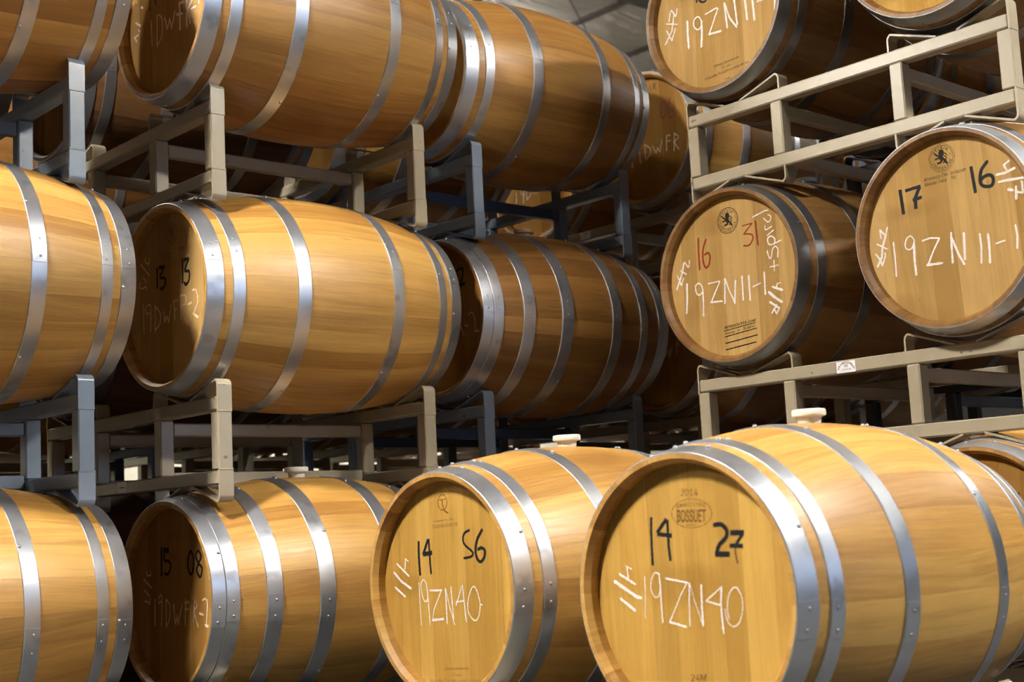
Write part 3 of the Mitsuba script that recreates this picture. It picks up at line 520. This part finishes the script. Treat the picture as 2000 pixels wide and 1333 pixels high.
def arc_text(txt, c, rx, ry, a0, a1, h, bold, inward=False):
    """letters one by one along an ellipse from angle a0 to a1 (degrees); inward letters have their feet outside"""
    ms = []
    for i, ch in enumerate(txt):
        if ch == ' ':
            continue
        a = math.radians(a0 + (a1 - a0) * i / (len(txt) - 1))
        m = meshkit.text_mesh(ch, h, 0.3, bold=bold)
        m.apply_translation([-(m.bounds[0][0] + m.bounds[1][0]) / 2, -h / 2, 0])
        tang = math.atan2(ry * math.cos(a), -rx * math.sin(a))
        rot = tang if inward else tang + math.pi
        m.apply_transform(trimesh.transformations.rotation_matrix(rot, [0, 0, 1]))
        m.apply_translation([c[0] + rx * math.cos(a), c[1] + ry * math.sin(a), 0])
        ms.append(m)
    return ms


def logo(c, s, heavy, rot):
    """the round cooper's stamp: two rings, lettering, a lion standing on its hind legs"""
    ms = []
    for r_, w in ((39.2 * s, 1.0 if not heavy else 2.4), (34.6 * s, 1.3)):
        ms.append(extr(Point(0, 0).buffer(r_ + w / 2, quad_segs=24).difference(Point(0, 0).buffer(r_ - w / 2, quad_segs=24)), 0.3))
    ms += arc_text('KELVIN', (0, 0), 28.5 * s, 28.5 * s, 140, 52, 7.0 * s, True)
    ms += arc_text('COOPERAGE', (0, 0), 28.5 * s, 28.5 * s, 205, 337, 6.6 * s, True, True)
    for a, t in ((182, '19'), (10, '91')):
        q = arc_text(t, (0, 0), 28 * s, 28 * s, a - 5, a + 5, 4.2 * s, False)
        ms += q
    body = unary_union([stroke([(x * s, y * s) for x, y in p], w * s * .94, True, None, 0) for w, p in LION])
    ms.append(extr(body, 0.3))
    m = trimesh.util.concatenate(ms)
    m.apply_transform(trimesh.transformations.rotation_matrix(rot, [0, 0, 1]))
    m.apply_translation([c[0], c[1], 0])
    return m


def clusters(items, gap):
    """groups of (mesh, bounds) whose bounds come nearer than the gap: one number, one line of chalk"""
    own = list(range(len(items)))

    def find(i):
        while own[i] != i:
            i = own[i]
        return i

    for i in range(len(items)):
        for j in range(i):
            a, b = items[i].bounds, items[j].bounds
            if max(a[0][0] - b[1][0], b[0][0] - a[1][0], a[0][1] - b[1][1], b[0][1] - a[1][1]) < gap:
                own[find(i)] = find(j)
    out = {}
    for i, m in enumerate(items):
        out.setdefault(find(i), []).append(m)
    return [trimesh.util.concatenate(x) for x in out.values()]


def write_on(key, who, tw, faint):
    groups = {}
    for i, (col, w, pts) in enumerate(MARKS.get(who, [])):
        groups.setdefault(col[0], []).append(stroke(pts, w, 's' in col, True if col[0] == 'c' else (None if col[0] in 'rd' else False), i))
    meshes = {k: [extr(q, 0.25) for q in g] for k, g in groups.items()}
    for col, bold, txt, A, B, C in TEXTS.get(who, []):
        meshes.setdefault(col, []).append(text_poly_mesh(txt, A, B, C, bool(bold)))
    if who == 'F2':
        meshes['b'].append(logo((-1.8, 199.9), 1.0, False, 0))
    if who == 'E2':
        meshes['b'].append(logo((-3.5, 179.2), 1.04, True, 0.02))
    if who == 'B2':
        meshes['f'].append(logo((20.5, 189.3), 0.85, False, 0))
    if who == 'B3':
        meshes['f'] = [trimesh.util.concatenate(arc_text('TONNELLERIE', (2, 150), 42, 30, 150, 30, 8, False)), text_poly_mesh('FRANCE', (-22, 112), (26, 112), (-22, 121), False)]
    if who == 'D2':
        meshes.setdefault('e', []).append(trimesh.util.concatenate(arc_text('TONNELLERIE', (13.0, 165.4), 42, 8.2, 147, 33, 7.2, False)))
    for col, ms in meshes.items():
        for k, m in enumerate(clusters(ms, {'k': 16, 'r': 16, 'c': 12}.get(col, 9))):
            m.apply_scale(0.001)
            m = on_head(m, -BL / 2 + INSET - 0.0001 - 0.00002 * k)
            m.fix_normals()
            bs, nm = INK[col]
            bs = bs or ('chalk_faint' if faint else 'chalk_bright')
            part(key, nm, mikit.ply(m, None, smooth=False), tw, bs)


barrel_no = 0


def barrel(who, u, v, z, label, wood='oak_honey', head='head_tan', hoops='A', steel='hoop_steel', bung=None, faint=False, lap=0.0, roll=None, group=None, headset=None, tilt=0.0):
    global barrel_no
    barrel_no += 1
    r = random.Random(barrel_no * 13)
    key = thing('wine_barrel', label, 'barrel', group)
    tw = place(u, v, z)
    roll = r.uniform(0, 360) if roll is None else roll
    ts = tw @ T().rotate([1, 0, 0], -roll)
    for s in PATTERNS[barrel_no % 4]:
        part(key, 'stave', s, ts, wood)
    for i, s in enumerate(HOOP_SETS[hoops]):
        part(key, 'hoop', s, tw @ T().rotate([1, 0, 0], -(lap + r.uniform(-2, 2))), steel)
    labels[part(key, 'hoop_nails', NAIL_SETS[hoops], tw, steel)] = {'kind': 'stuff'}
    th = tw @ T().rotate([1, 0, 0], -(tilt + r.uniform(-1.5, 1.5)))
    for s in HEADS[barrel_no % 4 if headset is None else headset]:
        part(key, 'head_plank', s, th, head)
    part(key, 'back_head', BACK_HEAD, th, head)
    if bung:
        part(key, 'bung', BUNG, tw @ T().translate([0, 0, RB]), 'silicone_tan' if bung == 'tan' else 'silicone_white', 'tan silicone bung' if bung == 'tan' else 'white silicone bung')
    write_on(key, who, tw, faint)
    return key


# ------------------------------------------------------------------ the racks
FX, SW, PT = 0.373, 0.046, 0.042      # frame offset along u, strap width, tube width
LEG = 0.190                           # strap leg from the cradle's middle
RAIL_T, RAIL_B = 0.125, -0.125
TOP = 0.1765


def strap_poly(side, z_foot, z_top, sgn):
    """side: +1 when the leg stands at +v of its cradle; sgn: +1 upper strap, -1 lower strap"""
    t = 0.006
    r = 0.018
    pts = [(0, z_foot), (0, z_top - r)]
    for a in np.linspace(0, 1, 7)[1:]:
        ang = a * math.radians(68)
        pts.append((-r * (1 - math.cos(ang)), z_top - r + r * math.sin(ang)))
    x1, z1 = pts[-1]
    pts.append((-0.155, RAIL_T + 0.002))
    l = LineString(pts).buffer(t / 2, cap_style='flat', join_style='mitre')
    l = affinity.translate(l, -t / 2, -t / 2 + 0.0)
    if side < 0:
        l = affinity.scale(l, -1, 1, origin=(0, 0))
    if sgn < 0:
        l = affinity.scale(l, 1, -1, origin=(0, 0))
    return l


def strap_mesh(side, z_foot, z_top, sgn):
    m = trimesh.creation.extrude_polygon(strap_poly(side, z_foot, z_top, sgn), SW, engine='earcut')
    v = m.vertices
    # (v, z, along u) -> local (x = u, y = -v, z)
    m = trimesh.Trimesh(np.stack([v[:, 2] - SW / 2, -v[:, 0], v[:, 1]], -1), m.faces, process=False)
    m.fix_normals()
    return m


_straps = {}


def strap_ply(side, z_foot, z_top, sgn):
    k = (side, round(z_foot, 4), round(z_top, 4), sgn)
    if k not in _straps:
        _straps[k] = mikit.ply(strap_mesh(*k), None, smooth=30)
    return _straps[k]


_bars = {}


def bar_ply(*a):
    k = tuple(round(x, 4) for x in a)
    if k not in _bars:
        _bars[k] = mikit.ply(bar(*k), None, smooth=False)
    return _bars[k]


def end_post(y0, y1, side):
    """the corner post: as wide as the strap, a weld bead where the strap ends meet it"""
    k = ('post', round(y0, 4), round(y1, 4), side)
    if k not in _bars:
        w, zb = SW / 2, RAIL_T - .0425
        ms = [bar(-w, w, y0, y1, -zb, zb, .003)]
        yo = (y0 - .0012, y0 + .004) if side > 0 else (y1 - .004, y1 + .0012)
        ms += [bar(-w - .0006, w + .0006, *yo, s * zb - .0022, s * zb + .0022, .001) for s in (-1, 1)]
        _bars[k] = mikit.ply(trimesh.util.concatenate(ms), None, smooth=False)
    return _bars[k]


def rack(u, v, z, label, colour='paint_beige', beam=None, floor=None, pitch=0.763, sticker=None, group=None, top=True, bottom=True, du=0.0):
    """two frames across the barrels joined by four beams; two cradles above and below"""
    key = thing('barrel_rack', label, 'rack', group)
    beam = beam or colour
    zf = None if floor is None else floor - z      # floor height in rack coordinates
    cr = (-pitch / 2, pitch / 2)
    legs = [(cr[0] - LEG, -1), (cr[0] + LEG, 1), (cr[1] - LEG, -1), (cr[1] + LEG, 1)]
    for fx in (-FX, FX):
        tw = place(u + fx, v, z)
        h = SW / 2
        ends = (legs[0][0], legs[3][0])
        for zz in (RAIL_T - 0.040, RAIL_B):
            part(key, 'rail', bar_ply(-h, h, -ends[1] + .006, -ends[0] - .006, zz, zz + 0.040), tw, colour)
        for i, (lv, side) in enumerate(legs):
            a, b = (lv - PT, lv) if side > 0 else (lv, lv + PT)
            if i in (0, 3):
                part(key, 'post', end_post(-b, -a, side), tw, colour)
            else:
                part(key, 'post', bar_ply(-h, h, -b, -a, RAIL_B + .040, RAIL_T - .040), tw, colour)
            foot = RAIL_T - .042 if i in (0, 3) else RAIL_T
            tl = tw @ T().translate([0, -lv, 0])
            part(key, 'cradle_strap', strap_ply(side, foot, TOP, 1), tl, colour)
            part(key, 'cradle_strap', strap_ply(side, foot, TOP if zf is None else -zf - .0005, -1), tl, colour)
    tw = place(u, v, z)
    for lv, side in (legs[1], legs[2]):
        a, b = (lv - PT, lv) if side > 0 else (lv, lv + PT)
        m_ = (a + b) / 2
        for z0 in (RAIL_T - .088, RAIL_B + .012):
            part(key, 'cross_beam', bar_ply(-FX + SW / 2, FX - SW / 2, -m_ - .016, -m_ + .016, z0, z0 + 0.040), tw, beam)
    if sticker:
        sv, zz, w, h, words, tilt = sticker
        x = -FX - SW / 2 - 0.0004
        m = bx(x, x + 0.0006, -sv - w / 2, -sv + w / 2, zz - h / 2, zz + h / 2)
        st = part(key, 'sticker', mikit.ply(m, None, smooth=False), tw, 'sticker_white', 'small printed white sticker')
        ms = []
        if words:
            ms += arc_text('RACK & MANUFACTURING CO', (0, -h * 1000 * .62), w * 1000 * .47, h * 1000 * 1.0, 152, 28, h * 1000 * .17, True)
            ms.append(text_poly_mesh('2500', (-w * 1000 * .12, -1), (w * 1000 * .12, -1), (-w * 1000 * .12, h * 1000 * .2), True))
            ms.append(text_poly_mesh('1-800-000-000', (-w * 1000 * .25, -h * 300), (w * 1000 * .25, -h * 300), (-w * 1000 * .25, -h * 160), False))
        else:
            ms.append(trimesh.creation.extrude_polygon(box(-w * 330, -1.5, w * 330, 1.5), 0.3, engine='earcut'))
        m = trimesh.util.concatenate(ms)
        m.apply_scale(0.001)
        vv = m.vertices
        m = trimesh.Trimesh(np.stack([x - vv[:, 2] - .00005, -vv[:, 0] - sv, vv[:, 1] + zz], -1), m.faces, process=False)
        m.fix_normals()
        part(st, 'print', mikit.ply(m, None, smooth=False), tw, 'sticker_ink')
    return key


# ------------------------------------------------------------------ the warehouse shell
U0, U1, V0, V1, CEIL = -6.0, 15.0, -9.6, 7.0, 4.0
base = place(0, 0, 0)


def ubox(u0, u1, v0, v1, z0, z1):
    return bx(u0, u1, -v1, -v0, z0, z1)


structure('floor', ubox(U0, U1, V0, V1, FLOOR_Z - .15, FLOOR_Z), 'concrete', base)
structure('wall_back', ubox(U0, U1, V0 - .2, V0, FLOOR_Z, CEIL + .1), 'wall_paint', base)
structure('wall_left', ubox(U0 - .2, U0, V0, V1, FLOOR_Z, CEIL + .1), 'wall_metal', base)
structure('wall_right', ubox(U1, U1 + .2, V0, V1, FLOOR_Z, CEIL + .1), 'wall_metal', base)
# the front wall has a row of frosted windows above and between
fw = box(U0, FLOOR_Z, U1, CEIL + .1)
WINS = [(1.2, 4.2), (6.2, 9.2)]
WZ = (0.7, 3.0)
for a, b in WINS:
    fw = fw.difference(box(a, WZ[0], b, WZ[1]))
m = trimesh.creation.extrude_polygon(fw, 0.2, engine='earcut')
vv = m.vertices
m = trimesh.Trimesh(np.stack([vv[:, 0], -V1 - vv[:, 2], vv[:, 1]], -1), m.faces, process=False)
m.fix_normals()
structure('wall_front', m, 'wall_metal', base)
for i, (a, b) in enumerate(WINS):
    nm = f'window_{i + 1}'
    fr = box(a, WZ[0], b, WZ[1]).difference(unary_union([box(a + .04 + k * (b - a - .04) / 3, WZ[0] + .04, a + (k + 1) * (b - a - .04) / 3, WZ[1] - .04) for k in range(3)]))
    m = trimesh.creation.extrude_polygon(fr, 0.06, engine='earcut')
    vv = m.vertices
    m = trimesh.Trimesh(np.stack([vv[:, 0], -V1 - .05 - vv[:, 2], vv[:, 1]], -1), m.faces, process=False)
    m.fix_normals()
    structure(nm, m, 'lamp_housing', base)
    q = trimesh.Trimesh([[a, -V1 - .09, WZ[0]], [b, -V1 - .09, WZ[0]], [b, -V1 - .09, WZ[1]], [a, -V1 - .09, WZ[1]]], [[0, 2, 1], [0, 3, 2]], process=False)
    scene[nm + '__pane'] = {**mikit.ply(q, 'lamp_housing'), 'to_world': base, 'emitter': {'type': 'area', 'radiance': {'type': 'rgb', 'value': list(DAYLIGHT)}}}

# roof: insulation fabric sagging between dark purlins, a deep girder along the building
nu, nv = 230, 40
uu, vg = np.meshgrid(np.linspace(U0, U1, nu + 1), np.linspace(V0, V1, nv + 1), indexing='ij')
PUR0, PURS = 7.74, 0.94
ph = (uu - PUR0) / PURS
sag = 0.05 * np.sin(np.pi * (ph - np.floor(ph))) ** 0.8 * (0.7 + 0.5 * meshkit.noise(np.stack([np.floor(ph), vg * .6, 0 * vg], -1), 3))
P = np.stack([uu, -vg, CEIL - sag], -1).reshape(-1, 3)
idx = np.arange((nu + 1) * (nv + 1)).reshape(nu + 1, nv + 1)
F = np.stack([idx[:-1, :-1], idx[1:, :-1], idx[1:, 1:], idx[:-1, 1:]], -1).reshape(-1, 4)
scene['ceiling'] = {**mikit.ply((P, F), 'roof_fabric', smooth=True, uv=np.stack([uu, vg], -1).reshape(-1, 2)), 'to_world': base}
labels['ceiling'] = {'kind': 'structure'}
structure('ceiling__deck', ubox(U0, U1, V0, V1, CEIL + .08, CEIL + .1), 'wall_paint', base)
del labels['ceiling__deck']
k = math.ceil((U0 - PUR0) / PURS)
while PUR0 + k * PURS < U1:
    c_ = PUR0 + k * PURS
    if c_ > U0 + .1:
        part('ceiling', 'purlin', mikit.ply(ubox(c_ - .028, c_ + .028, V0, V1, CEIL - .035, CEIL + .05), None), base, 'purlin_paint')
    k += 1
part('ceiling', 'girder', mikit.ply(trimesh.util.concatenate([ubox(U0, U1, -6.35, -6.13, CEIL - .04, CEIL - .02), ubox(U0, U1, -6.25, -6.23, CEIL - .36, CEIL - .04), ubox(U0, U1, -6.35, -6.13, CEIL - .38, CEIL - .36)]), None), base, 'purlin_paint')
cab = trimesh.creation.cylinder(radius=.006, segment=[[6.4, 6.5, CEIL - .075], [9.6, 8.7, CEIL - .075]], sections=8)
scene['roof_cable'] = {**mikit.ply(cab, 'purlin_paint', smooth=30), 'to_world': base}
labels['roof_cable'] = {'label': 'thin dark cable strung under the pale roof fabric above the barrels', 'category': 'cable'}

for (u, v, rad), where in zip(LAMPS, ('above the barrels numbered 14 27 and 17 16', 'added over the aisle in front of the left stacks', 'facing the heads of the barrels numbered 14 27', 'at the far right end of the aisle', 'above the deep rows behind the left stacks', 'by the back wall at the far right', 'behind the top barrels of the left edge')):
    k_ = thing('ceiling_light', 'white box light hanging from the roof ' + where, 'light')
    tw = place(u, v, LAMP_Z)
    hw, hl = 0.22, 0.36
    fr = [bx(-hl, hl, -hw, hw, .03, .06), bx(-hl, hl, -hw, -hw + .015, 0, .03), bx(-hl, hl, hw - .015, hw, 0, .03), bx(-hl, -hl + .015, -hw, hw, 0, .03), bx(hl - .015, hl, -hw, hw, 0, .03)]
    fr += [bx(s - .006, s + .006, -.006, .006, .06, CEIL - LAMP_Z + .02) for s in (-.25, .25)]
    part(k_, 'housing', mikit.ply(trimesh.util.concatenate(fr), None), tw, 'lamp_housing')
    q = trimesh.Trimesh([[-hl + .02, -hw + .02, .012], [hl - .02, -hw + .02, .012], [hl - .02, hw - .02, .012], [-hl + .02, hw - .02, .012]], [[0, 2, 1], [0, 3, 2]], process=False)
    kk = part(k_, 'diffuser', mikit.ply(q, None), tw, 'lamp_housing')
    q = trimesh.Trimesh([[-hl + .02, -hw + .02, .075], [hl - .02, -hw + .02, .075], [hl - .02, hw - .02, .075], [-hl + .02, hw - .02, .075]], [[0, 1, 2], [0, 2, 3]], process=False)
    k2 = part(k_, 'added_uplight', mikit.ply(q, None), tw, 'lamp_housing')  # glowing sheet added above the housing to brighten the ceiling
    scene[k2]['emitter'] = {'type': 'area', 'radiance': {'type': 'rgb', 'value': [rad * 0.12 * c for c in LAMP_RGB]}}
    scene[kk]['emitter'] = {'type': 'area', 'radiance': {'type': 'rgb', 'value': [rad * c for c in LAMP_RGB]}}

# ------------------------------------------------------------------ barrels and racks
BE, BLU, NAV, BLK = 'paint_beige', 'paint_blue', 'paint_navy', 'paint_black'
Z3 = -0.164

#       who   u      v      z      label ...
barrel('A1', 1.262, -3.630, 1.577, 'barrel cut by the top left corner above the blue-grey rack', 'oak_honey', 'head_brown', lap=-20)
barrel('A2', 1.270, -3.660, 0.710, 'pale oak barrel at the left edge between the two blue-grey racks', 'oak_pale', 'head_brown', lap=8)
barrel('A3', 1.251, -3.670, Z3, 'pale oak barrel in the bottom left corner under the lower blue-grey rack', 'oak_pale', 'head_brown', lap=-14)
barrel('B1', 2.394, -3.596, 1.577, 'large barrel cut by the top edge with a half shaded head chalked DWFR', 'oak_honey', 'head_tan', lap=12)
barrel('B2', 2.413, -3.659, 0.710, 'honey oak barrel with 13 13 painted in black on its shaded head', 'oak_pale', 'head_tan', lap=20, faint=True)
barrel('B3', 2.415, -3.672, Z3, 'barrel with 15 08 painted in black, broad doubled end hoops and a white bung', 'oak_pale', 'head_brown', 'B', lap=-9, bung='white', faint=True)
barrel('C1', 3.473, -3.727, 1.592, 'glossy golden barrel high under the roof, right of the barrel chalked DWFR', 'oak_honey', 'head_brown', lap=12, steel='hoop_steel')
barrel('C2', 3.484, -3.714, 0.715, 'dark brown barrel with a black 2 on its mostly hidden head', 'oak_brown', 'head_brown', 'B', lap=2, bung='tan', faint=True)
barrel('C3', 3.480, -3.700, Z3, 'barrel on the bottom row hidden behind the barrel numbered 14 56', 'oak_honey', 'head_brown')
barrel('D1', 2.602, -2.650, -0.145, 'front barrel with 14 56 in black and 19ZN40 in chalk', 'oak_pale', 'head_yellow', lap=-6, bung='white', headset=1)
barrel('D2', 2.531, -1.814, -0.156, 'nearest pale barrel with 14 27 in black and 19ZN40 in chalk', 'oak_pale', 'head_yellow', lap=-12, bung='white', headset=0, roll=40)
barrel('E1', 3.870, -2.699, 1.613, 'barrel cut by the top edge with 19ZN 11 chalked on its tan head', 'oak_gap_shade', 'head_tan', steel='hoop_dark', headset=2)
barrel('E2', 3.868, -2.711, 0.738, 'barrel with 16 31 painted in red over chalk 19ZN11-1 and a round black stamp', 'oak_gap_shade', 'head_tan', steel='hoop_dark', bung='white', headset=3, lap=160)
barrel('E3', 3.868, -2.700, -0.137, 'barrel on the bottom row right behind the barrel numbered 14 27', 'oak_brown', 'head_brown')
barrel('F1', 3.852, -1.922, 1.619, 'barrel in the top right corner of which only the bottom of the head shows', 'oak_gap_shade', 'head_yellow', steel='hoop_dark')
barrel('F2', 3.847, -1.938, 0.738, 'barrel at the right edge with 17 16 in black over chalk 19ZN 11-1', 'oak_gap_shade', 'head_tan', headset=1, tilt=3)
barrel('F3', 3.850, -1.930, -0.137, 'barrel at the right edge half hidden behind the barrel numbered 14 27', 'oak_honey', 'head_brown', lap=60)
barrel('G1', 4.660, -3.743, 1.555, 'barrel with a red 06 and chalk DWFR seen past the golden barrel under the roof', 'oak_pale', 'head_brown', faint=True, lap=150)
barrel('G2', 4.660, -3.743, 0.688, 'shaded barrel between the dark brown barrel and the barrel numbered 16 31', 'oak_brown', 'head_brown', faint=True)
barrel('G3', 4.660, -3.743, Z3 - .006, 'bottom row barrel below the shaded barrel chalked WF', 'oak_brown', 'head_brown')
barrel('H1', 5.740, -3.743, 1.555, 'distant barrel with a chalk R, seen through the gap right of the red 06', 'oak_honey', 'head_tan')
barrel('H2', 5.740, -3.743, 0.688, 'far middle row barrel behind the barrels numbered 16 31 and 17 16', 'oak_brown', 'head_brown')
barrel('H3', 5.740, -3.743, Z3 - .006, 'far bottom row barrel behind the barrels numbered 14 27', 'oak_brown', 'head_brown')

COLS = [('A', 1.262, 1.577, 0.710), ('B', 2.405, 1.577, 0.710), ('C', 3.480, 1.592, 0.715), ('G', 4.660, 1.555, 0.688), ('H', 5.740, 1.555, 0.688)]
BACKV = {'A': -4.410, 'B': -4.410, 'C': -4.480, 'G': -4.506, 'H': -4.506}
NEAR = {'A': 'at the left edge', 'B': 'between the left blue-grey racks and the beige ones', 'C': 'under the golden barrel by the roof', 'G': 'behind the red 06 barrel', 'H': 'farthest right'}
BACKLAB = {('A', 0): 'dim barrel in the back row behind the barrel cut by the top left corner', ('A', 1): 'dim back row barrel behind the pale left edge barrel', ('A', 2): 'dim back row barrel on the bottom row at the left edge',
           ('B', 0): 'shaded back barrel with steel hoops seen left of the half shaded chalked head', ('B', 1): 'dark middle row barrel at the back, behind the barrel numbered 13 13', ('B', 2): 'dark back barrel behind the barrel numbered 15 08',
           ('C', 0): 'dark back barrel seen below the glossy golden barrel', ('C', 1): 'dark back barrel behind the barrel marked with a black 2', ('C', 2): 'bottom row back barrel behind the barrel numbered 14 56',
           ('G', 0): 'bright orange head chalked 19DW in the gap under the glossy golden barrel', ('G', 1): 'middle row back barrel below the bright orange head', ('G', 2): 'bottom row back barrel below the bright orange head',
           ('H', 0): 'top row back barrel behind the distant barrel with the chalk R', ('H', 1): 'middle row back barrel behind the distant barrel with the chalk R', ('H', 2): 'bottom row back barrel behind the distant barrel with the chalk R'}
WOODS = ['oak_honey', 'oak_brown', 'oak_pale']
for ci, (c, u, z1, z2) in enumerate(COLS):
    for li, z in enumerate((z1, z2, Z3 - (.006 if c in 'GH' else 0))):
        bk = (c, li) == ('G', 0)
        barrel('K' if bk else '-', 4.76 if bk else u, BACKV[c], z, BACKLAB[c, li], 'oak_back_shade' if c in 'AB' else WOODS[(ci + li) % 3], 'head_back_shade' if c in 'AB' else 'head_brown', steel='hoop_dark' if c in 'AB' else 'hoop_steel', bung='white' if (ci + li) % 2 else None)
for vv_, nm in ((-2.80, 'behind the red 16 31'), (-2.037, 'behind the black 17 16 at the right edge')):
    for li, z in enumerate((1.60, 0.735, -0.137)):
        barrel('-', 4.93, vv_, z, ('top row', 'middle row', 'bottom row')[li] + ' barrel one place back, ' + nm, WOODS[li % 3], 'head_tan', 'A', steel='hoop_dark')
for ci, u in enumerate((1.30, 2.43, 3.52, 4.62)):
    for vi, v in enumerate((-5.50, -6.263)):
        for li, z in enumerate((1.577, 0.710, Z3)):
            barrel('-', u, v, z, ('top', 'middle', 'bottom')[li] + ' level dim barrel of the deep rows, ' + ('leftmost', 'second', 'third', 'rightmost')[ci] + ' stack, ' + ('nearer', 'farther')[vi] + ' place', WOODS[(ci + vi + li) % 3], 'head_brown', bung='white' if (ci + vi) % 2 else None, group='barrels in the deep rows behind the left stacks')

# racks: (u, mid v, colour, beam colour, z of the three barrels, names of the three levels)
def stack_racks(u, v, colour, beam, zs, names, pitch=0.763, sticker=(None, None, None), group=None, us=(0, 0), vs=(0, 0)):
    z1, z2, z3 = zs
    rack(u + us[0], v + vs[0], (z1 + z2) / 2, names[0], colour, beam, pitch=pitch, sticker=sticker[0], group=group)
    rack(u + us[1], v + vs[1], (z2 + z3) / 2, names[1], colour, beam, pitch=pitch, sticker=sticker[1], group=group)
    rack(u, v, z3 - 0.4335, names[2], colour, beam, floor=FLOOR_Z, pitch=pitch, group=group)


stack_racks(1.268, -4.032, BLU, BLU, (1.577, .710, Z3), ('upper blue-grey steel rack at the left edge', 'lower blue-grey steel rack at the left edge', 'blue-grey floor rack under the barrel in the bottom left corner'), us=(-.033, -.016))
stack_racks(2.405, -4.015, BE, BE, (1.577, .710, Z3), ('glossy beige rack on top of the barrel numbered 13 13', 'beige rack between the barrels numbered 13 13 and 15 08', 'beige floor rack under the barrel numbered 15 08'), sticker=(None, (-0.02, -0.104, .055, .034, False, 0), None))
stack_racks(3.480, -4.102, BLU, NAV, (1.592, .715, Z3), ('blue-grey rack under the glossy golden barrel', 'dark blue rack under the barrel marked with a black 2', 'blue floor rack behind the barrel numbered 14 56'))
stack_racks(4.660, -4.125, BE, BE, (1.555, .688, Z3 - .006), ('beige rack under the red 06 barrel', 'beige rack behind the left end of the rack under barrel 16 31', 'beige floor rack below the shaded barrel chalked WF'), sticker=((-.03, 0.105, .06, .032, True, 0), None, None))
stack_racks(5.740, -4.125, BE, BE, (1.555, .688, Z3 - .006), ('far beige rack under the barrel with the chalk R', 'far beige rack between the middle and bottom rows', 'far beige floor rack'))
stack_racks(3.860, -2.3205, BE, BE, (1.616, .738, -.137), ('upper right beige rack between the barrels chalked 19ZN 11', 'right beige rack with a white sticker under the barrel numbered 16 31', 'beige floor rack behind the barrel numbered 14 27'), sticker=(None, (-.005, 0.104, .066, .034, True, 0), None), pitch=0.768, vs=(.018, -.012))
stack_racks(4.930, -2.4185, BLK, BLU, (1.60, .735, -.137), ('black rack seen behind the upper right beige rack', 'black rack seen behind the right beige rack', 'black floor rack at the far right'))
rack(2.566, -2.232, -0.150 - 0.4335, 'beige floor rack under the barrels numbered 14 56 and 14 27', BE, floor=FLOOR_Z, pitch=0.836)
for ci, u in enumerate((1.30, 2.43, 3.52, 4.62)):
    g = 'racks in the deep rows behind the left stacks'
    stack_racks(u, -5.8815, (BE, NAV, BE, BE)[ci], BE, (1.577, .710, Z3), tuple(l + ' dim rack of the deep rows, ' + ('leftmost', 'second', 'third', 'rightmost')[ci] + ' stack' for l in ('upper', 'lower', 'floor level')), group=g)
